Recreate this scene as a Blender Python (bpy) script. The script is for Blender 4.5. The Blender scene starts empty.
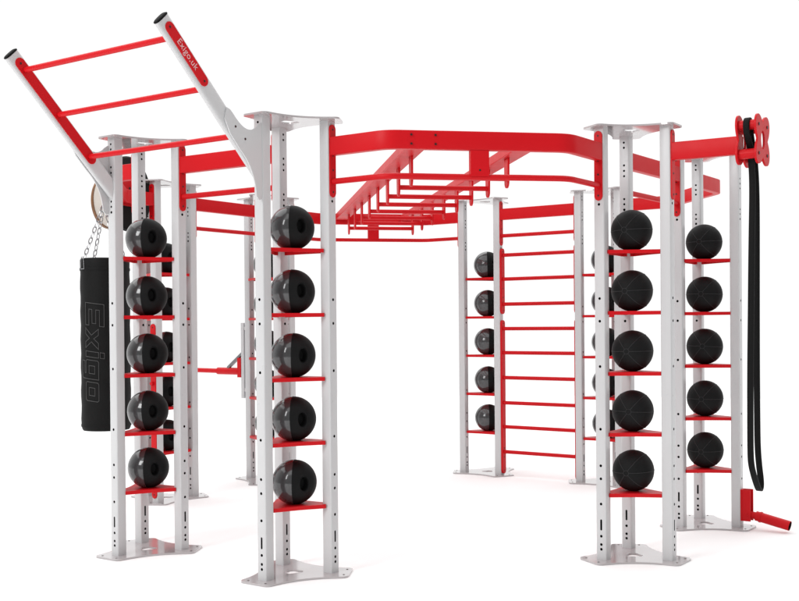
import bpy, bmesh, math, random
from mathutils import Vector, Matrix
random.seed(7)
sc = bpy.context.scene
col = sc.collection
R = math.radians

# ------------------------------------------------------------------ materials
def mat(name, color, rough=.4, metallic=0., spec=.5, coat=0., coat_rough=.08, bump=0., bump_scale=200., var=0., var_scale=6., rvar=0.):
    m = bpy.data.materials.new(name); m.use_nodes = True
    nt = m.node_tree; b = nt.nodes['Principled BSDF']
    b.inputs['Base Color'].default_value = (*color, 1)
    b.inputs['Roughness'].default_value = rough
    b.inputs['Metallic'].default_value = metallic
    b.inputs['Specular IOR Level'].default_value = spec
    b.inputs['Coat Weight'].default_value = coat
    b.inputs['Coat Roughness'].default_value = coat_rough
    tc = nt.nodes.new('ShaderNodeTexCoord')
    if var > 0:
        n = nt.nodes.new('ShaderNodeTexNoise'); n.inputs['Scale'].default_value = var_scale
        n.inputs['Detail'].default_value = 6
        nt.links.new(tc.outputs['Object'], n.inputs['Vector'])
        r = nt.nodes.new('ShaderNodeMapRange')
        r.inputs['From Min'].default_value = .3; r.inputs['From Max'].default_value = .7
        r.inputs['To Min'].default_value = 1 - var; r.inputs['To Max'].default_value = 1
        nt.links.new(n.outputs['Fac'], r.inputs['Value'])
        mx = nt.nodes.new('ShaderNodeMix'); mx.data_type = 'RGBA'; mx.blend_type = 'MULTIPLY'
        mx.inputs[0].default_value = 1
        mx.inputs[6].default_value = (*color, 1)
        nt.links.new(r.outputs['Result'], mx.inputs[7])
        nt.links.new(mx.outputs[2], b.inputs['Base Color'])
    if rvar > 0:
        n2 = nt.nodes.new('ShaderNodeTexNoise'); n2.inputs['Scale'].default_value = 14; n2.inputs['Detail'].default_value = 4
        nt.links.new(tc.outputs['Object'], n2.inputs['Vector'])
        r2 = nt.nodes.new('ShaderNodeMapRange')
        r2.inputs['To Min'].default_value = max(.02, rough - rvar); r2.inputs['To Max'].default_value = rough + rvar
        nt.links.new(n2.outputs['Fac'], r2.inputs['Value']); nt.links.new(r2.outputs['Result'], b.inputs['Roughness'])
    if bump > 0:
        n3 = nt.nodes.new('ShaderNodeTexNoise'); n3.inputs['Scale'].default_value = bump_scale; n3.inputs['Detail'].default_value = 3
        nt.links.new(tc.outputs['Object'], n3.inputs['Vector'])
        bp = nt.nodes.new('ShaderNodeBump'); bp.inputs['Strength'].default_value = bump; bp.inputs['Distance'].default_value = .001
        nt.links.new(n3.outputs['Fac'], bp.inputs['Height']); nt.links.new(bp.outputs['Normal'], b.inputs['Normal'])
    return m

M = dict(
    white=mat('white_powder_coat', (.575, .575, .58), .30, spec=.4, coat=.1, coat_rough=.15, bump=.08, bump_scale=350, var=.03, var_scale=3, rvar=.06),
    plate=mat('white_plate_paint', (.43, .40, .405), .08, spec=1.0, coat=.5, coat_rough=.08, bump=.05, bump_scale=300, var=.05, var_scale=5, rvar=.06),
    red=mat('red_powder_coat', (.575, .006, .011), .40, spec=.16, coat=.0, coat_rough=.12, bump=.08, bump_scale=350, var=.05, var_scale=4, rvar=.06),
    inner=mat('painted_interior_shade', (.012, .012, .012), .8, spec=.1),  # tube interiors coloured near black, standing in for the shade inside
    bolt=mat('dark_bolt', (.05, .02, .02), .4, metallic=.5),
    rubber=mat('matte_black_rubber', (.007, .007, .0073), .6, spec=.12, bump=.35, bump_scale=260, var=.2, var_scale=9),
    rubber2=mat('grained_black_rubber', (.008, .008, .0083), .6, spec=.14, bump=.9, bump_scale=330, var=.25, var_scale=12),
    seam=mat('dark_grey_seam', (.024, .024, .025), .6, spec=.3),
    gloss=mat('smoky_gloss_shell', (.075, .075, .078), .13, metallic=.25, spec=.5, coat=.3, coat_rough=.05, bump=.05, bump_scale=60, var=.3, var_scale=11, rvar=.05),
    cap=mat('black_plastic_cap', (.004, .004, .004), .6, spec=.08),
    leather=mat('black_bag_vinyl', (.008, .008, .008), .6, spec=.12, bump=.7, bump_scale=120, var=.25, var_scale=8),
    print=mat('grey_outline_print', (.055, .055, .055), .6),
    webbing=mat('black_rubber_band', (.005, .005, .005), .6, spec=.12, bump=.5, bump_scale=400),
    chain=mat('steel_chain', (.35, .35, .36), .3, metallic=1),
    strut=mat('grey_steel', (.22, .22, .23), .35, metallic=.6),
    letter=mat('pale_lettering', (.70, .42, .42), .5),
    wood=mat('brown_board_edge', (.25, .11, .04), .5, var=.4, var_scale=20),
    cream=mat('cream_pad_side', (.55, .5, .45), .5, var=.1),
    floor=mat('white_studio_floor', (.92, .92, .92), .7, spec=.15, var=.01, var_scale=1),
)

# ------------------------------------------------------------------ helpers
def link(name, bm, mats, parent=None, smooth=False, loc=None, rotz=0, bevel=0., angle=35):
    me = bpy.data.meshes.new(name)
    bm.normal_update(); bm.to_mesh(me); bm.free()
    for m in (mats if isinstance(mats, (list, tuple)) else [mats]):
        me.materials.append(M[m])
    o = bpy.data.objects.new(name, me); col.objects.link(o)
    if loc is not None: o.location = loc
    o.rotation_euler = (0, 0, rotz)
    if parent is not None: o.parent = parent
    if smooth:
        for p in me.polygons: p.use_smooth = True
        me.set_sharp_from_angle(angle=R(angle))
    if bevel > 0:
        md = o.modifiers.new('bevel', 'BEVEL'); md.width = bevel; md.segments = 2; md.limit_method = 'ANGLE'; md.angle_limit = R(40)
        md.harden_normals = False
    return o

def empty(name, loc=(0, 0, 0), rotz=0):
    o = bpy.data.objects.new(name, None); col.objects.link(o)
    o.empty_display_size = .1; o.location = loc; o.rotation_euler = (0, 0, rotz)
    return o

def tag(o, label, cat, group=None):
    o['label'] = label; o['category'] = cat
    if group: o['group'] = group

def prism(bm, pts, z0, z1, mi=0, hole=None, tf=None):
    """polygon pts (x,y) extruded z0..z1; optional hole (same direction list) -> bridged ring"""
    tf = tf or (lambda v: v)
    def ring(ps, z): return [bm.verts.new(tf(Vector((x, y, z)))) for x, y in ps]
    a = ring(pts, z0); b = ring(pts, z1); n = len(pts); fs = []
    for i in range(n):
        j = (i + 1) % n
        fs.append(bm.faces.new((a[i], a[j], b[j], b[i])))
    if hole is None:
        fs.append(bm.faces.new(list(reversed(a)))); fs.append(bm.faces.new(b))
    else:
        c = ring(hole, z0); d = ring(hole, z1); m = len(hole)
        for i in range(m):
            j = (i + 1) % m
            fs.append(bm.faces.new((c[j], c[i], d[i], d[j])))
        # same vertex count needed
        for i in range(n):
            j = (i + 1) % n
            fs.append(bm.faces.new((a[j], a[i], c[i], c[j])))
            fs.append(bm.faces.new((b[i], b[j], d[j], d[i])))
    for f in fs: f.material_index = mi
    return fs

def box(bm, x0, x1, y0, y1, z0, z1, mi=0, tf=None):
    return prism(bm, [(x0, y0), (x1, y0), (x1, y1), (x0, y1)], z0, z1, mi, tf=tf)

def tube(bm, p, q, r, n=20, mi=0, r2=None, caps=True):
    p = Vector(p); q = Vector(q); d = (q - p).normalized()
    u = d.orthogonal().normalized(); v = d.cross(u); r2 = r if r2 is None else r2
    A = [bm.verts.new(p + (u * math.cos(t) + v * math.sin(t)) * r) for t in [2 * math.pi * i / n for i in range(n)]]
    B = [bm.verts.new(q + (u * math.cos(t) + v * math.sin(t)) * r2) for t in [2 * math.pi * i / n for i in range(n)]]
    for i in range(n):
        j = (i + 1) % n; f = bm.faces.new((A[i], A[j], B[j], B[i])); f.material_index = mi
    if caps:
        f = bm.faces.new(list(reversed(A))); f.material_index = mi
        f = bm.faces.new(B); f.material_index = mi

def sweep(bm, path, sect, closed=False, mi=0, up=Vector((0, 0, 1)), sideways=None):
    """path: list of Vector; sect: list of (a,b), a along side (horizontal normal), b along up. mitred"""
    n = len(path); rings = []
    for i, P in enumerate(path):
        if closed:
            d0 = (P - path[i - 1]).normalized(); d1 = (path[(i + 1) % n] - P).normalized()
        else:
            d0 = (P - path[max(i - 1, 0)]); d1 = (path[min(i + 1, n - 1)] - P)
            if i == 0: d0 = d1
            if i == n - 1: d1 = d0
            d0 = d0.normalized(); d1 = d1.normalized()
        t = (d0 + d1).normalized(); k = 1 / max(.3, t.dot(d1))
        if sideways is None:
            s = t.cross(up).normalized(); uu = up
            rings.append([bm.verts.new(P + s * a * k + uu * b) for a, b in sect])
        else:
            s = sideways; uu = s.cross(t).normalized()
            rings.append([bm.verts.new(P + s * a + uu * b * k) for a, b in sect])
    m = len(sect)
    for i in range(n if closed else n - 1):
        A = rings[i]; B = rings[(i + 1) % n]
        for j in range(m):
            k2 = (j + 1) % m
            f = bm.faces.new((A[j], A[k2], B[k2], B[j])); f.material_index = mi
    if not closed:
        f = bm.faces.new(list(reversed(rings[0]))); f.material_index = mi
        f = bm.faces.new(rings[-1]); f.material_index = mi
    bmesh.ops.recalc_face_normals(bm, faces=bm.faces[:])

def rrect(w, h, r, n=3):
    out = []
    for cx, cy, a0 in ((w / 2 - r, h / 2 - r, 0), (-w / 2 + r, h / 2 - r, 90), (-w / 2 + r, -h / 2 + r, 180), (w / 2 - r, -h / 2 + r, 270)):
        for i in range(n + 1):
            a = R(a0 + 90 * i / n); out.append((cx + r * math.cos(a), cy + r * math.sin(a)))
    return out

def circ(r, n=18): return [(r * math.cos(2 * math.pi * i / n), r * math.sin(2 * math.pi * i / n)) for i in range(n)]

def frame(origin, ang):
    """local x along heading ang, y left of it, z up"""
    c, s = math.cos(R(ang)), math.sin(R(ang)); o = Vector(origin)
    return lambda v: Vector((o.x + c * v.x - s * v.y, o.y + s * v.x + c * v.y, o.z + v.z))

def fpoint(origin, ang, s, t, z):
    return frame((origin[0], origin[1], 0), ang)(Vector((s, t, z)))

# ------------------------------------------------------------------ layout (metres, fitted)
H = 2.5
POST = {('T1','P'):(-1.143,-1.976),('T1','L'):(-.785,-1.871),('T1','R'):(-1.036,-1.616),
 ('T2','P'):(-1.985,-1.148),('T2','L'):(-1.623,-1.059),('T2','R'):(-1.88,-.79),
 ('T7','P'):(1.145,-1.992),('T7','L'):(1.042,-1.619),('T7','R'):(.787,-1.888),
 ('T8','P'):(1.984,-1.146),('T8','L'):(1.879,-.788),('T8','R'):(1.622,-1.057),
 ('T6','P'):(1.991,1.143),('T6','L'):(1.629,1.055),('T6','R'):(1.886,.786),
 ('T5','P'):(1.146,1.996),('T5','L'):(.788,1.891),('T5','R'):(1.058,1.634),
 ('T3','P'):(-1.986,1.14),('T3','L'):(-1.882,.782),('T3','R'):(-1.624,1.051),
 ('T4','P'):(-1.151,1.982),('T4','L'):(-1.063,1.62),('T4','R'):(-.794,1.878)}
APEX = dict(T1=-135, T2=-135, T7=-45, T8=-45, T6=45, T5=45, T3=135, T4=135)
CEN = {t: (sum(POST[t, n][0] for n in 'PLR') / 3, sum(POST[t, n][1] for n in 'PLR') / 3) for t in APEX}
PS = .063     # post section
HP = PS / 2

rig = empty('training_rig')
tag(rig, 'red and white eight-sided steel training rig with monkey bars, angled ladder and ball shelves', 'training rig')

# ------------------------------------------------------------------ post (shared mesh with real drilled holes)
def post_mesh():
    bm = bmesh.new()
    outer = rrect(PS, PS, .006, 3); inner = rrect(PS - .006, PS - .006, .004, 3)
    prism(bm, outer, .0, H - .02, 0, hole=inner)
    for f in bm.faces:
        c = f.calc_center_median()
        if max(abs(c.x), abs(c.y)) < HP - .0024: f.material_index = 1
    bmesh.ops.recalc_face_normals(bm, faces=bm.faces[:])
    me = bpy.data.meshes.new('post'); bm.to_mesh(me); bm.free()
    me.materials.append(M['white']); me.materials.append(M['inner'])
    o = bpy.data.objects.new('post', me); col.objects.link(o)
    cb = bmesh.new()
    holes = [.06, .087, .135, .32, .465, .54, .75, 1.11, 1.37, 1.5, 2.04, 2.073, 2.104, 2.242, 2.274, 2.307, 2.413, 2.444]
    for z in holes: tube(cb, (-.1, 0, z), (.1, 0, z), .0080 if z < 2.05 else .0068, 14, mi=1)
    sl = [(-.006 if i > 9 else .006, 0) for i in range(1)]
    pts = [(.006 * math.cos(a), .026 * (1 if math.sin(a) >= 0 else -1) + .006 * math.sin(a)) for a in [2 * math.pi * (i + .5) / 16 for i in range(16)]]
    prism(cb, pts, -.1, .1, 1, tf=lambda v: Vector((v.z, v.x, v.y + .2)))
    bmesh.ops.recalc_face_normals(cb, faces=cb.faces[:])
    cm = bpy.data.meshes.new('cut'); cb.to_mesh(cm); cb.free()
    cm.materials.append(M['white']); cm.materials.append(M['inner'])
    co = bpy.data.objects.new('cut', cm); col.objects.link(co)
    md = o.modifiers.new('b', 'BOOLEAN'); md.operation = 'DIFFERENCE'; md.object = co; md.solver = 'EXACT'
    dg = bpy.context.evaluated_depsgraph_get()
    res = bpy.data.meshes.new_from_object(o.evaluated_get(dg))
    res.name = 'post'
    bpy.data.objects.remove(o); bpy.data.objects.remove(co)
    for p in res.polygons: p.use_smooth = True
    res.set_sharp_from_angle(angle=R(30))
    return res
PM = post_mesh()
first = {}
def put(name, me_or_obj, loc, rotz, parent):
    o = bpy.data.objects.new(name, me_or_obj); col.objects.link(o)
    o.location = loc; o.rotation_euler = (0, 0, rotz); o.parent = parent
    return o

# plates: three-lobed outline with concave sides
def lobed(out, hw, mid, rc, n=5):
    def lobe(k):
        a = R(120 * k); pts = []
        prof = []
        for cy, a0 in ((-hw + rc, -90), (hw - rc, 0)):
            for i in range(n + 1):
                t = R(a0 + 90 * i / n + (0)); prof.append((out - rc + rc * math.cos(t), cy + rc * math.sin(t)))
        return [(x * math.cos(a) - y * math.sin(a), x * math.sin(a) + y * math.cos(a)) for x, y in prof]
    L = [lobe(k) for k in range(3)]; pts = []
    for k in range(3):
        pts += L[k]
        p0 = Vector(L[k][-1]); p1 = Vector(L[(k + 1) % 3][0]); a = R(120 * k + 60)
        m = Vector((mid * math.cos(a), mid * math.sin(a))) ; ctrl = m * 2 - (p0 + p1) / 2
        for i in range(1, 12):
            t = i / 12; q = p0 * (1 - t) ** 2 + ctrl * 2 * t * (1 - t) + p1 * t * t; pts.append((q.x, q.y))
    return pts
def plate_mesh(name, out, hw, mid, rc, z0, z1, bolts=True, hr=.048):
    pts = lobed(out, hw, mid, rc); n = len(pts)
    hole = [(hr * math.cos(math.atan2(y, x)) * (1 + .18 * math.cos(3 * math.atan2(y, x))), hr * math.sin(math.atan2(y, x)) * (1 + .18 * math.cos(3 * math.atan2(y, x)))) for x, y in pts]
    bm = bmesh.new(); prism(bm, pts, z0, z1, 0, hole=hole)
    if bolts:
        for k in range(3):
            for dy in (-.062, .062):
                a = R(120 * k); x, y = out - .028, dy
                X, Y = x * math.cos(a) - y * math.sin(a), x * math.sin(a) + y * math.cos(a)
                tube(bm, (X, Y, z1 - .002), (X, Y, z1 + .0015), .006, 10, 1)
    bmesh.ops.recalc_face_normals(bm, faces=bm.faces[:])
    me = bpy.data.meshes.new(name); bm.to_mesh(me); bm.free()
    me.materials.append(M['plate']); me.materials.append(M['bolt'])
    return me
BASE = plate_mesh('base_plate', .318, .108, .190, .035, 0, .010)
TOP = plate_mesh('top_plate', .288, .085, .155, .03, 0, .010, bolts=False)

# shelf: sheet with folded lips, corners clipped round the posts, shallow seat ring
def shelf_mesh():
    bm = bmesh.new(); r = .215; pts = []
    for k in range(3):
        a = R(120 * k)
        for dy in (-.034, .034):
            x, y = r - .026, dy
            pts.append((x * math.cos(a) - y * math.sin(a), x * math.sin(a) + y * math.cos(a)))
    n = len(pts); full = []
    for i in range(n):
        p0, p1 = Vector(pts[i]), Vector(pts[(i + 1) % n])
        m = 3 if i % 2 == 0 else 14
        for j in range(m):
            t = j / m; q = p0.lerp(p1, t)
            if i % 2 == 1: q = q - q.normalized() * .010 * math.sin(math.pi * t)
            full.append((q.x, q.y))
    hole = [(.02 * math.cos(math.atan2(y, x)), .02 * math.sin(math.atan2(y, x))) for x, y in full]
    prism(bm, full, -.003, 0, 0, hole=hole)
    inner = [(x * .975, y * .975) for x, y in full]
    prism(bm, [(x * .999, y * .999) for x, y in full], -.021, -.0029, 0, hole=inner)
    bmesh.ops.recalc_face_normals(bm, faces=bm.faces[:])
    me = bpy.data.meshes.new('shelf'); bm.to_mesh(me); bm.free(); me.materials.append(M['red'])
    return me
SHELF = shelf_mesh()
SZ = [1.79, 1.438, 1.087, .737, .388]

for t, ap in APEX.items():
    cx, cy = CEN[t]
    put('base_plate', BASE, (cx, cy, 0.001), R(ap), rig)
    put('top_plate', TOP, (cx, cy, H - .010), R(ap), rig)
    for n in 'PLR':
        put('post', PM, (*POST[t, n], .0105), R(ap if n == 'P' else ap + 90), rig)
    for z in SZ:
        put('shelf', SHELF, (cx, cy, z), R(ap), rig)

# ------------------------------------------------------------------ beams
def arc_path(p0, d0, p1, d1, s, rad=.16, n=5, z=0):
    """p0 out along heading d0 for s, straight, and back in to p1 (d1 heading away from p1)"""
    a = Vector((p0[0], p0[1], z)); b = Vector((p1[0], p1[1], z))
    da = Vector((math.cos(R(d0)), math.sin(R(d0)), 0)); db = Vector((math.cos(R(d1)), math.sin(R(d1)), 0))
    A = a + da * s; B = b + db * s; m = (B - A).normalized()
    def corner(P, i, o):
        pts = []; L = rad * math.tan(R(22.5))
        q0 = P - i * L; q1 = P + o * L
        for k in range(n + 1):
            t = k / n; pts.append(q0 * (1 - t) ** 2 + P * 2 * t * (1 - t) + q1 * t * t)
        return pts
    return [a + da * (HP + .004)] + corner(A, da, m) + corner(B, m, -db) + [b + db * (HP + .004)]

def end_plate(p, ang, z0=2.07, z1=2.47, parent=None, w=.05, th=.008):
    bm = bmesh.new(); pts = []
    for i in range(9):
        t = math.pi * i / 8; pts.append((w / 2 * math.cos(t), z1 - w / 2 + w / 2 * math.sin(t)))
    for i in range(5):
        t = math.pi + math.pi * i / 4; pts.append((w / 2 * math.cos(t), z0 + w / 2 + w / 2 * math.sin(t)))
    f = frame((p[0], p[1], 0), ang)
    prism(bm, pts, HP + .0005, HP + .0005 + th, 0, tf=lambda v: f(Vector((v.z, v.x, v.y))))
    for z in (z1 - .028, z0 + .03, z0 + .15, z0 + .23):
        if z < z1 - .02: tube(bm, f(Vector((HP + th, 0, z))), f(Vector((HP + .0025 + th, 0, z))), .006, 10, 1)
    bmesh.ops.recalc_face_normals(bm, faces=bm.faces[:])
    return link('end_plate', bm, ['red', 'bolt'], parent, bevel=.0015)

BZ0, BZ1, TZ = 2.30, 2.40, 2.158
BT = .05
def beam_obj(name, path2, parent=rig, boltx=None):
    bm = bmesh.new()
    path = [Vector((p.x, p.y, (BZ0 + BZ1) / 2)) for p in path2]
    sweep(bm, path, rrect(BT, BZ1 - BZ0, .006, 3))
    if boltx:
        for P, nrm in boltx:
            tube(bm, Vector(P), Vector(P) + Vector(nrm) * .002, .0065, 10, 1)
    return link(name, bm, ['red', 'bolt'], parent, smooth=True)
def bar_obj(name, path2, parent, r=.0165, z=TZ):
    bm = bmesh.new()
    sweep(bm, [Vector((p.x, p.y, z)) for p in path2], circ(r, 18))
    return link(name, bm, 'red', parent, smooth=True)

arcs = [(('T1','L'), -45, ('T7','R'), -135, .41, (0, -1)), (('T5','L'), 135, ('T4','R'), 45, .41, (0, 1)),
        (('T8','L'), 45, ('T6','R'), -45, .42, (1, 0)), (('T3','L'), -135, ('T2','R'), 135, .30, (-1, 0))]
for a, da, b, db, s, out in arcs:
    path = arc_path(POST[a], da, POST[b], db, s)
    mid = (path[len(path) // 2 - 1] + path[len(path) // 2]) / 2
    o2 = Vector((out[0], out[1], 0)); sd = Vector((-out[1], out[0], 0))
    bl = []
    if out[0] == 0:
        for k in (-.37, -.24, .24, .37):
            for z in (2.326, 2.374):
                bl.append((Vector((k, mid.y, z)) + o2 * (BT / 2 - .0005), o2))
                bl.append((Vector((k, mid.y, z)) - o2 * (BT / 2 - .0005), -o2))
    bo = beam_obj('arc_beam', path, boltx=bl)
    if out[0] == 0: bar_obj('pull_up_bar', path, bo)
    end_plate(POST[a], da, parent=bo); end_plate(POST[b], db, parent=bo)
    if out[0] != 0: continue
    bm = bmesh.new(); f = frame((mid.x, mid.y, 0), math.degrees(math.atan2(out[1], out[0])))
    box(bm, -.022, .022, -.051, .051, TZ + .002, BZ0 - .0005, 0, tf=f)
    tube(bm, f(Vector((.0215, 0, TZ + .035))), f(Vector((.0235, 0, TZ + .035))), .006, 10, 1)
    bmesh.ops.recalc_face_normals(bm, faces=bm.faces[:])
    link('centre_bracket', bm, ['red', 'bolt'], bo, bevel=.002)

def straight(p, q):
    a = Vector((*p, 0)); b = Vector((*q, 0)); d = (b - a).normalized()
    return [a + d * (HP + .004), b - d * (HP + .004)], math.degrees(math.atan2(d.y, d.x))
for a, b in ((('T1','R'),('T2','L')), (('T7','L'),('T8','R')), (('T3','R'),('T4','L')), (('T5','R'),('T6','L'))):
    path, ang = straight(POST[a], POST[b])
    bo = beam_obj('link_beam', path); bar_obj('pull_up_bar', path, bo)
    end_plate(POST[a], ang, parent=bo); end_plate(POST[b], ang + 180, parent=bo)

# monkey bars
for sx in (-1, 1):
    bm = bmesh.new(); box(bm, sx * .305 - .055, sx * .305 + .055, -2.142, 2.142, 2.338, 2.392)
    bmesh.ops.recalc_face_normals(bm, faces=bm.faces[:])
    rail = link('monkey_rail', bm, 'red', rig, bevel=.005)
for k in range(8):
    y = -1.668 + k * .4766
    bm = bmesh.new(); tube(bm, (-.279, y, 2.222), (.279, y, 2.222), .0155, 18)
    rg = link('monkey_rung', bm, 'red', rig, smooth=True)
    for sx in (-1, 1):
        bm = bmesh.new()
        pts = [(-.044, 2.3375), (.044, 2.3375), (.04, 2.215)] + [(.04 * math.cos(t), 2.205 - .04 * math.sin(t)) for t in [math.pi * i / 8 for i in range(1, 8)]] + [(-.04, 2.215)]
        prism(bm, pts, -.006, .006, 0, tf=lambda v: Vector((sx * .285 + v.z, y + v.x, v.y)))
        bmesh.ops.recalc_face_normals(bm, faces=bm.faces[:])
        link('hanger', bm, 'red', rg, bevel=.0015)

# stall bars between the two rear right towers
a, b = POST['T5', 'R'], POST['T6', 'L']
path, ang = straight(a, b)
for i, z in enumerate([1.984, 1.769, 1.544, 1.324, 1.108, .884, .658, .442, .217]):
    bar_obj('stall_bar', path, rig, r=.0165, z=z)
for p, an in ((a, ang), (b, ang + 180)):
    th = .02 if p == a else .008
    end_plate(p, an, .02, 1.40, rig, .05 + th * .27, th); end_plate(p, an, 1.455, 2.045, rig, .05 + th * .27, th)
for o in list(rig.children):
    if o.name.startswith('end_plate'): o.name = 'bar_side_plate'
# slotted strip on the rear left tower
o = end_plate(POST['T3', 'L'], -135, .04, 1.39, rig, .055); o.name = 'accessory_strip'
bm = bmesh.new(); f = frame((*POST['T3', 'L'], 0), -135)
for z in (.12, .35, .58, .8, .93, 1.08, 1.3):
    tube(bm, f(Vector((HP + .008, 0, z))), f(Vector((HP + .03, 0, z))), .014, 12)
link('peg', bm, 'red', o, smooth=True)

# ------------------------------------------------------------------ angled climbing ladder
def text_mesh(body, size, name, extr=.0008, outline=None, sx=1.):
    cu = bpy.data.curves.new(name, 'FONT'); cu.body = body; cu.size = size; cu.align_x = 'CENTER'; cu.align_y = 'CENTER'
    cu.resolution_u = 6
    if outline:
        cu.fill_mode = 'NONE'; cu.bevel_depth = outline; cu.bevel_resolution = 1
    else: cu.extrude = extr
    cu.space_character = 1.05
    ob = bpy.data.objects.new(name, cu); col.objects.link(ob)
    dg = bpy.context.evaluated_depsgraph_get(); me = bpy.data.meshes.new_from_object(ob.evaluated_get(dg))
    bpy.data.objects.remove(ob); bpy.data.curves.remove(cu)
    return me

def rail(tower, side):
    """side: +1 when the other rail lies on the local +y side"""
    p = POST[tower, 'P']; f = frame((*p, 0), -135)
    C = Vector((0, 0, 2.16))
    # stadium tube, axis (1,0,1)/sqrt2 in s-z plane
    ax = Vector((1, 0, 1)).normalized(); pr = Vector((-1, 0, 1)).normalized()
    W, T = .092, .040
    sect = []
    for i in range(24):
        t = 2 * math.pi * i / 24; c, s = math.cos(t), math.sin(t)
        sect.append(((T / 2) * (abs(c) ** .6) * (1 if c > 0 else -1), (W / 2) * (abs(s) ** .75) * (1 if s > 0 else -1)))
    bm = bmesh.new()
    def at(d): return Vector((0, 0, 2.16)) + ax * d
    rings = []
    for d in (.045 * 1.414, .695 * 1.414):
        # the lower end is cut upright so that it butts against the post
        rings.append([bm.verts.new(f(at(d if d > .5 else (HP - .002 + b * .7071) * 1.4142) + Vector((0, a, 0)) + pr * b)) for a, b in sect])
    for j in range(24):
        k = (j + 1) % 24; bm.faces.new((rings[0][j], rings[0][k], rings[1][k], rings[1][j]))
    bm.faces.new(rings[0]); bm.faces.new(rings[1])
    bmesh.ops.recalc_face_normals(bm, faces=bm.faces[:])
    ro = link('side_rail', bm, 'white', rig, smooth=True, angle=50)
    bm = bmesh.new(); rings = []
    for d, sc_ in ((.694 * 1.414, 1.03), (.698 * 1.414, 1.03), (.698 * 1.414 + .004, .85)):
        rings.append([bm.verts.new(f(at(d) + Vector((0, a * sc_ * 1.05, 0)) + pr * b * sc_)) for a, b in sect])
    for q in range(2):
        for j in range(24):
            k = (j + 1) % 24; bm.faces.new((rings[q][j], rings[q][k], rings[q + 1][k], rings[q + 1][j]))
    bm.faces.new(rings[0]); bm.faces.new(rings[-1]); bmesh.ops.recalc_face_normals(bm, faces=bm.faces[:])
    link('end_cap', bm, 'cap', ro, smooth=True, angle=50)
    # gusset bracket, curved both sides
    bm = bmesh.new()
    def bez(p0, c, p1, n=8): return [((1 - t) ** 2 * p0[0] + 2 * t * (1 - t) * c[0] + t * t * p1[0], (1 - t) ** 2 * p0[1] + 2 * t * (1 - t) * c[1] + t * t * p1[1]) for t in [i / n for i in range(n + 1)]]
    up = bez((.24, 2.464), (.135, 2.352), (.062, 2.43), 10)
    pts = [(.262, 2.36), (.30, 2.43), (.285, 2.49), (.262, 2.483)] + up + [(HP - .001, 2.45), (HP - .001, 2.045), (HP + .02, 2.035)] + bez((.072, 2.055), (.085, 2.2), (.19, 2.285), 10)
    prism(bm, pts, side * .0202, side * .0275, 0, tf=lambda v: f(Vector((v.x, v.z, v.y))))
    for (s, z) in ((.225, 2.40), (.155, 2.345)):
        tube(bm, f(Vector((s, side * .027, z))), f(Vector((s, side * .0295, z))), .0065, 12, 1)
    bmesh.ops.recalc_face_normals(bm, faces=bm.faces[:])
    link('gusset_bracket', bm, ['white', 'bolt'], ro, bevel=.003)
    return ro, f, ax, pr
r1, f1, ax, pr = rail('T1', 1); r2, f2, _, _ = rail('T2', -1)
# heading -135: local +y = heading -45 side. T1 outer face (towards camera right) is local +y; T2's inner face is local +y
def strip(f, s0, s1, ysign, w, parent, name, bolts=()):
    bm = bmesh.new(); pts = []
    L0, L1 = s0 * 1.4142, s1 * 1.4142
    for i in range(9):
        t = -math.pi / 2 + math.pi * i / 8; pts.append((L1 - w / 2 + w / 2 * math.cos(t), w / 2 * math.sin(t)))
    for i in range(9):
        t = math.pi / 2 + math.pi * i / 8; pts.append((L0 + w / 2 + w / 2 * math.cos(t), w / 2 * math.sin(t)))
    def tf(v):
        q = Vector((0, 0, 2.16)) + ax * v.x + pr * v.y; q.y = ysign * (.0185 + v.z); return f(q)
    prism(bm, pts, 0, .006, 0, tf=tf)
    for s in bolts:
        q = Vector((s * 1.4142, 0, 0))
        tube(bm, tf(Vector((q.x, 0, .0055))), tf(Vector((q.x, 0, .008))), .0065, 12, 1)
    bmesh.ops.recalc_face_normals(bm, faces=bm.faces[:])
    return link(name, bm, ['red', 'bolt'], parent, bevel=.001), tf
lp, tfl = strip(f1, .418, .676, 1, .056, r1, 'logo_plate', (.436, .658))
strip(f2, .165, .672, 1, .062, r2, 'rung_plate', (.19, .40, .65))
strip(f1, .165, .672, -1, .062, r1, 'rung_plate', (.19, .40, .65))
lp2, tfl2 = strip(f2, .418, .676, -1, .056, r2, 'logo_plate', (.436, .658))
tm = text_mesh('Exigo.uk', .048, 'lettering')
for plate_, tf_, sg in ((lp, tfl, 1), (lp2, tfl2, -1)):
    me = tm.copy()
    for v in me.vertices:
        x, y, z = v.co
        # text runs from the rail's top end downwards on the visible outer face
        if sg > 0: v.co = tf_(Vector((.547 * 1.4142 - x, -y * -1, .0064 + z)))
        else: v.co = tf_(Vector((.547 * 1.4142 + x, y, .0064 + z)))
    me.materials.clear(); me.materials.append(M['letter'])
    o = bpy.data.objects.new('lettering', me); col.objects.link(o); o.parent = plate_
for s in (.62, .408, .198):
    bm = bmesh.new()
    tube(bm, f1(Vector((s, -.024, s + 2.16))), f2(Vector((s, .024, s + 2.16))), .0155, 18)
    link('ladder_rung', bm, 'red', rig, smooth=True)

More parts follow.
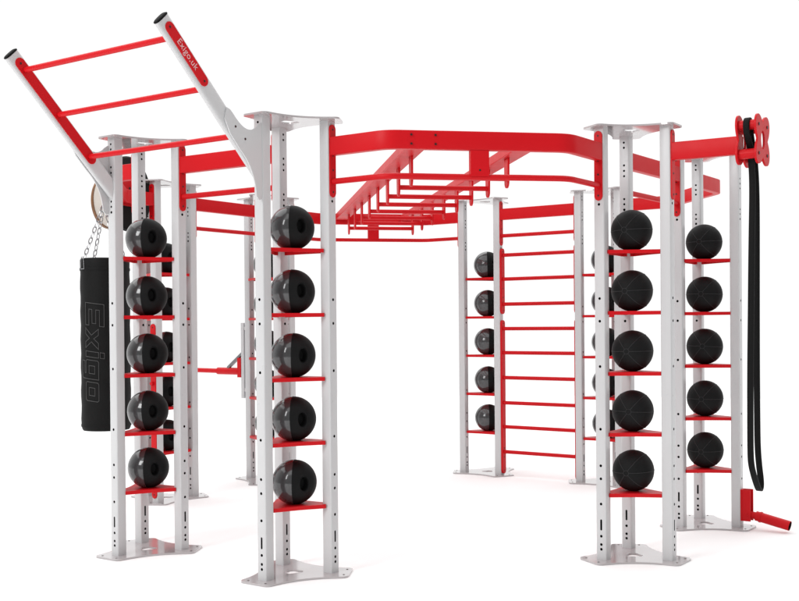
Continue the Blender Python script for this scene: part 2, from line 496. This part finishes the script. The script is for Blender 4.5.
# ------------------------------------------------------------------ outrigger with four band pegs
p7 = POST['T7', 'P']; f = frame((*p7, 0), -45)
bm = bmesh.new(); a = f(Vector((HP + .004, 0, 2.345))); b = f(Vector((.436, 0, 2.34)))
sweep(bm, [a, b], rrect(.05, .1, .006, 3)); orr = link('outrigger_arm', bm, 'red', rig, smooth=True)
end_plate(p7, -45, parent=orr)
def clover():
    pts = []; N = 96
    for i in range(N):
        t = 2 * math.pi * i / N; c4 = (1 - math.cos(4 * t)) / 2     # 1 at diagonals
        pts_r = .088 + (.155 - .088) * c4 ** .65
        pts.append((pts_r * math.cos(t) * .95, pts_r * math.sin(t) * 1.08))
    return pts
for s in (.436, .540):
    bm = bmesh.new(); cl = clover(); hole = [(.03 * math.cos(2 * math.pi * i / 96), .05 * math.sin(2 * math.pi * i / 96)) for i in range(96)]
    prism(bm, cl, s, s + .012, 0, hole=hole, tf=lambda v: f(Vector((v.z, v.x, v.y + 2.357))))
    if s > .5:
        for q in (-1, 1):
            for z in (-1, 1): tube(bm, f(Vector((s + .0115, q * .072, 2.357 + z * .078))), f(Vector((s + .016, q * .072, 2.357 + z * .078))), .009, 12, 1)
    bmesh.ops.recalc_face_normals(bm, faces=bm.faces[:])
    link('clover_plate', bm, ['red', 'bolt'], orr, bevel=.0015)
for q in (-1, 1):
    for z in (-1, 1):
        bm = bmesh.new(); tube(bm, f(Vector((.4485, q * .072, 2.357 + z * .078))), f(Vector((.5395, q * .072, 2.357 + z * .078))), .027, 24)
        link('band_peg', bm, 'red', orr, smooth=True)

# the hanging band: a closed loop over the upper left peg
bm = bmesh.new(); sdir = Vector((math.cos(R(-45)), math.sin(R(-45)), 0))
loop = []; tq = -.072; zt = 2.357 + .078; pr_ = .027 + .006
for i in range(9):
    t = math.pi - math.pi * i / 8; loop.append((tq + pr_ * math.cos(t), zt + pr_ * math.sin(t)))
right = [(-.03, 2.38), (.02, 2.30), (.055, 2.18), (.066, 2.0), (.060, 1.7), (.054, 1.4), (.050, 1.1), (.052, .85), (.056, .68), (.080, .575), (.108, .50), (.112, .46)]
left = [(.096, .437), (.070, .442), (.030, .48), (-.02, .54), (-.055, .595), (-.066, .65), (-.066, .8), (-.06, 1.1), (-.045, 1.4), (-.025, 1.8), (-.006, 2.05), (-.008, 2.18), (-.030, 2.27), (-.034, 2.31), (-.075, 2.36), (-.104, 2.40)]
loop += right + left
P3 = [f(Vector((.494, t, z))) for t, z in loop]
for _ in range(2):   # Chaikin smoothing
    q = []
    for i in range(len(P3)):
        a_, b_ = P3[i], P3[(i + 1) % len(P3)]; q += [a_.lerp(b_, .25), a_.lerp(b_, .75)]
    P3 = q
sweep(bm, P3, rrect(.034, .014, .004, 2), closed=True, sideways=sdir)
bo = link('resistance_band', bm, 'webbing', smooth=True)
tag(bo, 'long black resistance band looped over the red clover-shaped peg bracket at far right', 'resistance band')

# ------------------------------------------------------------------ barbell pivot on the right hand tower's foot
p8 = POST['T8', 'P']; f = frame((*p8, 0), -45)
bm = bmesh.new()
box(bm, HP + .0005, HP + .0095, -.034, .034, .055, .262, tf=f)
for q in (-1, 1): box(bm, HP + .0095, .098, q * .028 - .004, q * .028 + .004, .055, .262, tf=f)
bmesh.ops.recalc_face_normals(bm, faces=bm.faces[:])
lb = link('barbell_pivot_bracket', bm, 'red', rig, bevel=.002)
bm = bmesh.new()
tube(bm, f(Vector((.045, 0, .10))), f(Vector((.125, 0, .092))), .024, 20)
tube(bm, f(Vector((.07, -.036, .1))), f(Vector((.07, .036, .1))), .009, 14)
link('hinge', bm, 'red', lb, smooth=True)
bm = bmesh.new()
tube(bm, f(Vector((.125, 0, .092))), f(Vector((.345, 0, .046))), .032, 24, caps=False)
tube(bm, f(Vector((.345, 0, .046))), f(Vector((.126, 0, .092))), .027, 24, mi=1, caps=False)
tube(bm, f(Vector((.127, 0, .0915))), f(Vector((.133, 0, .0903))), .031, 24)
tube(bm, f(Vector((.150, 0, .0868))), f(Vector((.160, 0, .0848))), .036, 24)
link('barbell_sleeve', bm, ['red', 'inner'], lb, smooth=True)

# ------------------------------------------------------------------ dip handle on the rear left tower
p4 = POST['T4', 'P']; f = frame((*p4, 0), 135)
bm = bmesh.new(); box(bm, HP + .02, HP + .055, -.025, .025, .72, 1.395, tf=f)
for z in (.78, 1.33): box(bm, HP, HP + .02, -.02, .02, z, z + .03, tf=f)
bmesh.ops.recalc_face_normals(bm, faces=bm.faces[:]); ds = link('dip_handle_rail', bm, 'white', rig, bevel=.002)
bm = bmesh.new(); box(bm, HP + .0555, .13, -.03, .03, .905, 1.08, tf=f)
tube(bm, f(Vector((.13, 0, .958))), f(Vector((.40, 0, .958))), .032, 20); tube(bm, f(Vector((.40, 0, .958))), f(Vector((.67, 0, .960))), .021, 20)
bmesh.ops.recalc_face_normals(bm, faces=bm.faces[:]); link('dip_handle', bm, 'red', ds, smooth=True)
bm = bmesh.new(); sweep(bm, [f(Vector((HP + .06, 0, 1.12))), f(Vector((.275, 0, .985)))], rrect(.03, .03, .003, 2)); link('brace', bm, 'strut', ds)

# ------------------------------------------------------------------ round pad outside the left arc beam
f = frame((-2.058, .70, 2.39), 150)
bm = bmesh.new(); n = 48
prof = [(.0, .0, 0), (.0, .268, 0), (.012, .283, 0), (.034, .283, 0), (.036, .27, 1), (.19, .20, 1), (.192, .207, 2), (.212, .203, 2), (.212, 0, 2)]
rings = []
for (s, rr, mi) in prof:
    dz = -.30 * s
    rings.append([bm.verts.new(f(Vector((s, rr * math.cos(2 * math.pi * i / n), rr * math.sin(2 * math.pi * i / n) + dz)))) for i in range(n)] if rr > 0 else [bm.verts.new(f(Vector((s, 0, dz))))])
for k in range(len(rings) - 1):
    A, B = rings[k], rings[k + 1]; mi = prof[k + 1][2]
    for i in range(n):
        j = (i + 1) % n
        vs = [A[0], B[i], B[j]] if len(A) == 1 else ([A[i], A[j], B[0]] if len(B) == 1 else [A[i], A[j], B[j], B[i]])
        bm.faces.new(vs).material_index = mi
bmesh.ops.recalc_face_normals(bm, faces=bm.faces[:])
pad = link('round_strike_pad', bm, ['rubber', 'cream', 'wood'], rig, smooth=True)
bm = bmesh.new(); box(bm, -.012, -.0005, -.12, .12, 2.285 - 2.39, 2.485 - 2.39, tf=f)
tube(bm, f(Vector((-.0115, .03, .03))), f(Vector((-.016, .03, .03))), .012, 12, 1)
bmesh.ops.recalc_face_normals(bm, faces=bm.faces[:])
link('mounting_plate', bm, ['red', 'bolt'], pad, bevel=.002)
# hook arm the bag hangs from
bm = bmesh.new(); box(bm, -2.20, -2.118, -.022, .022, 2.315, 2.36)
tube(bm, (-2.182, 0, 2.3155), (-2.182, 0, 2.285), .009, 12)
bmesh.ops.recalc_face_normals(bm, faces=bm.faces[:])
link('bag_hook', bm, 'red', rig, bevel=.002)

# ------------------------------------------------------------------ punching bag
BX, BY = -2.176, 0.0
bag = empty('punching_bag', (BX, BY, .655))
tag(bag, 'tall black cylindrical punching bag printed with outlined letters, hanging on chains from left arc beam', 'punching bag')
bm = bmesh.new(); n = 64; rb = .166
prof = [(0, .0), (.155, .0), (rb - .004, .012), (rb, .03)] + [(rb + .002 * math.sin(k * 1.7), .03 + k * .05) for k in range(1, 23)] + [(rb, 1.15), (rb, 1.18), (rb - .006, 1.19), (rb - .012, 1.19), (rb - .016, 1.15), (0, 1.145)]
rings = [[bm.verts.new((0, 0, z))] if rr == 0 else [bm.verts.new((rr * math.cos(2 * math.pi * i / n), rr * math.sin(2 * math.pi * i / n), z)) for i in range(n)] for rr, z in prof]
for k in range(len(rings) - 1):
    A, B = rings[k], rings[k + 1]
    for i in range(n):
        j = (i + 1) % n
        bm.faces.new([A[0], B[i], B[j]] if len(A) == 1 else ([A[i], A[j], B[0]] if len(B) == 1 else [A[i], A[j], B[j], B[i]]))
bmesh.ops.recalc_face_normals(bm, faces=bm.faces[:])
body = link('bag_body', bm, 'leather', bag, smooth=True, angle=50)
# stitched seam bands
for z in (.035, 1.115):
    bm = bmesh.new(); sweep(bm, [Vector(((rb + .0012) * math.cos(2 * math.pi * i / 48), (rb + .0012) * math.sin(2 * math.pi * i / 48), z)) for i in range(48)], rrect(.003, .018, .001, 1), closed=True)
    link('seam_band', bm, 'leather', body, smooth=True)
GL = [
 [[(0,0),(1,0),(1,.22),(.28,.22),(.28,.4),(.9,.4),(.9,.6),(.28,.6),(.28,.78),(1,.78),(1,1),(0,1)]],
 [[(0,0),(.27,0),(.45,.24),(.63,0),(.9,0),(.6,.36),(.9,.72),(.63,.72),(.45,.48),(.27,.72),(0,.72),(.3,.36)]],
 [[(0,0),(.25,0),(.25,.72),(0,.72)], [(0,.8),(.25,.8),(.25,1),(0,1)]],
 [[(.06,.0),(.6,0),(.6,-.08),(.06,-.08),(.06,-.28),(.79,-.28),(.85,-.22),(.85,.72),(.06,.72),(0,.66),(0,.06)], [(.25,.2),(.6,.2),(.6,.52),(.25,.52)]],
 [[(.06,0),(.79,0),(.85,.06),(.85,.66),(.79,.72),(.06,.72),(0,.66),(0,.06)], [(.25,.2),(.6,.2),(.6,.52),(.25,.52)]]]
GWD = [1, .9, .25, .85, .85]; tot = sum(GWD) + .14 * 4; xo = 0
bm = bmesh.new()
for g, wd in zip(GL, GWD):
    for poly in g:
        pts = []
        for i in range(len(poly)):
            p0, p1 = Vector(poly[i]), Vector(poly[(i + 1) % len(poly)]); m = max(1, int((p1 - p0).length / .12))
            pts += [p0.lerp(p1, j / m) for j in range(m)]
        P = []
        for p in pts:
            X = (xo + p.x + .12 * p.y) / tot; zz = .885 - X * .67
            az = R(-84 - 30) + (p.y - .42) * (.136 / rb)
            P.append(Vector(((rb + .003) * math.cos(az), (rb + .003) * math.sin(az), zz)))
        nrm = Vector((math.cos(R(-114)), math.sin(R(-114)), 0))
        sweep(bm, P, circ(.0021, 5), closed=True, sideways=nrm)
    xo += wd + .14
link('lettering', bm, 'print', body, smooth=True)
for k in range(4):
    a_ = R(45 + 90 * k - 10); fr = frame((0, 0, 0), 45 + 90 * k - 10)
    bm = bmesh.new()
    sweep(bm, [fr(Vector((rb + .003, t, z))) for t, z in ((-.022, 1.115), (.022, 1.115), (.013, 1.197), (-.013, 1.197))], rrect(.004, .004, .001, 1), closed=True, sideways=fr(Vector((1, 0, 0))))
    link('strap_ring', bm, 'chain', body)
# chains
def chain(p, q, name, parent):
    p = Vector(p); q = Vector(q); d = q - p; L = d.length; d.normalize(); nlk = int(L / .038)
    bm = bmesh.new(); u0 = d.orthogonal().normalized(); v0 = d.cross(u0)
    for k in range(nlk):
        c = p + d * (L * (k + .5) / nlk); u = u0 if k % 2 else v0; w = d.cross(u)
        pts = [c + d * .0255 * math.cos(2 * math.pi * i / 12) + u * .013 * math.sin(2 * math.pi * i / 12) for i in range(12)]
        sweep(bm, pts, circ(.0030, 6), closed=True, sideways=w)
    return link(name, bm, 'chain', parent, smooth=True)
apexz = 2.215 - .655
for k in range(4):
    a_ = R(45 + 90 * k - 10)
    chain((rb * .96 * math.cos(a_), rb * .96 * math.sin(a_), 1.18), (.008 * math.cos(a_), .008 * math.sin(a_), apexz), 'chain', bag)
bm = bmesh.new()
tube(bm, (0, 0, apexz - .02), (0, 0, apexz + .025), .014, 16)
sweep(bm, [Vector((0, .022 * math.cos(2 * math.pi * i / 16), apexz + .045 + .026 * math.sin(2 * math.pi * i / 16))) for i in range(16)], circ(.005, 8), closed=True, sideways=Vector((1, 0, 0)))
link('swivel', bm, 'chain', bag, smooth=True)

# ------------------------------------------------------------------ medicine balls
BR = .1205
view = Vector((-.184, -.983, 0))                      # from the rig towards the photographer
rightv = Vector((.983, -.184, 0)); upv = Vector((0, 0, 1))
def grip_ball():
    """matte ball with an oval grip recess; local +y faces the open side"""
    bm = bmesh.new(); n = 48; ax_ = (rightv * .56 + view * .83 + upv * .02).normalized()
    uu = ax_.cross(upv).normalized(); vv = uu.cross(ax_) * 1
    prof = [(.0, .045), (.012, .045), (.026, .043), (.033, .034), (.0355, .018), (.037, .006), (.039, .0008), (.0415, -.0008), (.046, -.0012), (.050, .0), (.056, .0)]
    rings = []; top = bm.verts.new(ax_ * (BR - .045))
    for (rho, dep) in prof[1:]:
        ring = []
        for i in range(n):
            t = 2 * math.pi * i / n; e = .68 if rho < .042 else .68 + .32 * min(1, (rho - .042) / .014)
            x = rho * math.cos(t) * e; y = rho * math.sin(t)
            ring.append(bm.verts.new(uu * x + vv * y + ax_ * (math.sqrt(BR * BR - x * x - y * y) - dep)))
        rings.append(ring)
    t0 = math.asin(.056 / BR)
    for k in range(1, 25):
        th = t0 + (math.pi - t0) * k / 25
        rings.append([bm.verts.new((uu * math.cos(2 * math.pi * i / n) + vv * math.sin(2 * math.pi * i / n)) * BR * math.sin(th) + ax_ * BR * math.cos(th)) for i in range(n)])
    bot = bm.verts.new(-ax_ * BR)
    for i in range(n): bm.faces.new((top, rings[0][i], rings[0][(i + 1) % n])); bm.faces.new((bot, rings[-1][(i + 1) % n], rings[-1][i]))
    for k in range(len(rings) - 1):
        for i in range(n):
            j = (i + 1) % n; bm.faces.new((rings[k][i], rings[k + 1][i], rings[k + 1][j], rings[k][j]))
    bmesh.ops.recalc_face_normals(bm, faces=bm.faces[:])
    return bm
def shell_cap():
    bm = bmesh.new(); n = 48; ax_ = -rightv; uu = upv; vv = ax_.cross(uu)
    r = BR * 1.008; t1 = math.acos(.0); rings = []
    top = bm.verts.new(ax_ * r)
    for k in range(1, 19):
        th = t1 * k / 18; rings.append([bm.verts.new((uu * math.cos(2 * math.pi * i / n) + vv * math.sin(2 * math.pi * i / n)) * r * math.sin(th) + ax_ * r * math.cos(th)) for i in range(n)])
    rings.append([bm.verts.new(Vector(v.co) * .985) for v in rings[-1]])
    for i in range(n): bm.faces.new((top, rings[0][i], rings[0][(i + 1) % n]))
    for k in range(len(rings) - 1):
        for i in range(n):
            j = (i + 1) % n; bm.faces.new((rings[k][i], rings[k + 1][i], rings[k + 1][j], rings[k][j]))
    bmesh.ops.recalc_face_normals(bm, faces=bm.faces[:])
    return bm
def seam_ball():
    bm = bmesh.new(); bmesh.ops.create_uvsphere(bm, u_segments=48, v_segments=32, radius=BR)
    val = (-rightv * .45 + view * .89 + upv * .0).normalized()
    side = val.cross(upv).normalized()
    def ridge(a, b, t0, t1, rr=.0016):
        pts = [(a * math.cos(t) + b * math.sin(t)) * (BR + .0002) for t in [t0 + (t1 - t0) * i / 40 for i in range(41)]]
        nrm = a.cross(b).normalized()
        sweep(bm, pts, circ(rr, 6), mi=1, sideways=nrm)
    for ang in (0, 52, -52, 128, -128, 180):
        d = (side * math.cos(R(ang)) + upv * math.sin(R(ang))).normalized()
        ridge(val, d, .13, math.pi - .13)
    u2 = side; v2 = upv; r0 = .13
    pts = [(val * math.cos(r0) + (u2 * math.cos(t) + v2 * math.sin(t)) * math.sin(r0)) * (BR + .0002) for t in [2 * math.pi * i / 24 for i in range(24)]]
    sweep(bm, pts, circ(.0016, 6), closed=True, mi=1, sideways=val)
    for f_ in bm.faces:
        pass
    return bm
gb = link('medicine_ball', grip_ball(), 'rubber', smooth=True, angle=40)
gc = link('glossy_shell', shell_cap(), 'gloss', smooth=True, angle=60)
gc.parent = gb
sb = link('medicine_ball', seam_ball(), ['rubber2', 'seam'], smooth=True, angle=60)
TD = dict(T1='front left tower', T2='tower beside the punching bag', T7='front right tower',
          T8='tower with the red barbell sleeve', T5='tower left of the stall bars', T6='tower right of the stall bars',
          T3='rear tower behind the bag tower', T4='rear tower behind the front left tower')
SN = ['top', 'second', 'third', 'fourth', 'bottom']
GR = dict(T1='medicine balls shelved in the front left tower', T2='medicine balls shelved in the tower beside the punching bag', T7='medicine balls shelved in the front right tower', T8='medicine balls shelved in the right hand tower',
          T5='medicine balls shelved left of the stall bars', T6='medicine balls shelved right of the stall bars', T3='medicine balls shelved in the rear left tower', T4='medicine balls shelved in the hidden rear tower')
used = set()
for t in APEX:
    src, kind = (sb, 'black ball') if t in ('T7', 'T8') else (gb, 'two-tone ball')
    for i, z in enumerate(SZ):
        if src.name not in used:
            o = src; used.add(src.name)
        else:
            o = src.copy(); col.objects.link(o)
            for ch in src.children:
                c = ch.copy(); col.objects.link(c); c.parent = o
        o.location = (CEN[t][0], CEN[t][1], z + BR * .985)
        if src is gb: o.location += rightv * .009; o.scale = (1.025,) * 3
        rx = random.uniform(-5, 5) if src is gb else random.uniform(-8, 8)
        o.rotation_euler = (0, R(rx * .4), R(rx * .7))
        tag(o, kind + ' on ' + SN[i] + ' shelf of the ' + TD[t], 'medicine ball', GR[t])

# ------------------------------------------------------------------ floor
bm = bmesh.new(); bmesh.ops.create_circle(bm, cap_ends=True, segments=128, radius=12.5)
fl = link('floor', bm, 'floor'); fl['kind'] = 'structure'

# ------------------------------------------------------------------ light
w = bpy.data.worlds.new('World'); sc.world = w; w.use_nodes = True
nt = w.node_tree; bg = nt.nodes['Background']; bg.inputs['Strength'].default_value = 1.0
# added world gradient: white behind the rig, dimmed behind the camera to shade fronts
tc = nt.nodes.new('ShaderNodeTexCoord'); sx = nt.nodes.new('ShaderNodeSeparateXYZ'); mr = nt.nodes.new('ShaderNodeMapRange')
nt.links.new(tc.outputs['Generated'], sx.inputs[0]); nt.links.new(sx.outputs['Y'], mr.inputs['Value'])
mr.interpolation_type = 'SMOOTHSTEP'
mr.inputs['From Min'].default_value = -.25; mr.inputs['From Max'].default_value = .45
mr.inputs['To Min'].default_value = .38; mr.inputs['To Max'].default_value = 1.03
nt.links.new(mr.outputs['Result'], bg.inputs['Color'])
def area(name, loc, target, size, power):
    l = bpy.data.lights.new(name, 'AREA'); l.shape = 'SQUARE'; l.size = size; l.energy = power
    o = bpy.data.objects.new(name, l); col.objects.link(o); o.location = loc
    o.rotation_euler = (Vector(target) - Vector(loc)).to_track_quat('-Z', 'Y').to_euler()
area('key_softbox', (-9, -7, 6), (0, 0, 1.2), 4, 500)
area('overhead_floor_fill', (0, 2, 20), (0, 2, 0), 44, 7200)  # added overhead area light, put in to whiten the floor

# ------------------------------------------------------------------ camera (fitted)
cam = bpy.data.cameras.new('camera'); co = bpy.data.objects.new('camera', cam); col.objects.link(co)
r_ = Vector((0.98291994, -0.18385099, -0.00819839)).normalized(); w_ = Vector((0.18380094, 0.98294202, -0.00649564)).normalized()
u_ = r_.cross(w_).normalized()
co.matrix_world = Matrix(((r_.x, u_.x, -w_.x, -1.31546245), (r_.y, u_.y, -w_.y, -7.80898159), (r_.z, u_.z, -w_.z, 1.37476458), (0, 0, 0, 1)))
cam.sensor_width = 36; cam.lens = 36 * 1077.029 / 799
cam.shift_x = (399.5 - 432.43) / 799; cam.shift_y = (330.585 - 300.5) / 799
cam.clip_end = 500
sc.camera = co
sc.view_settings.view_transform = 'Standard'; sc.view_settings.look = 'None'; sc.view_settings.exposure = 0; sc.view_settings.gamma = 1
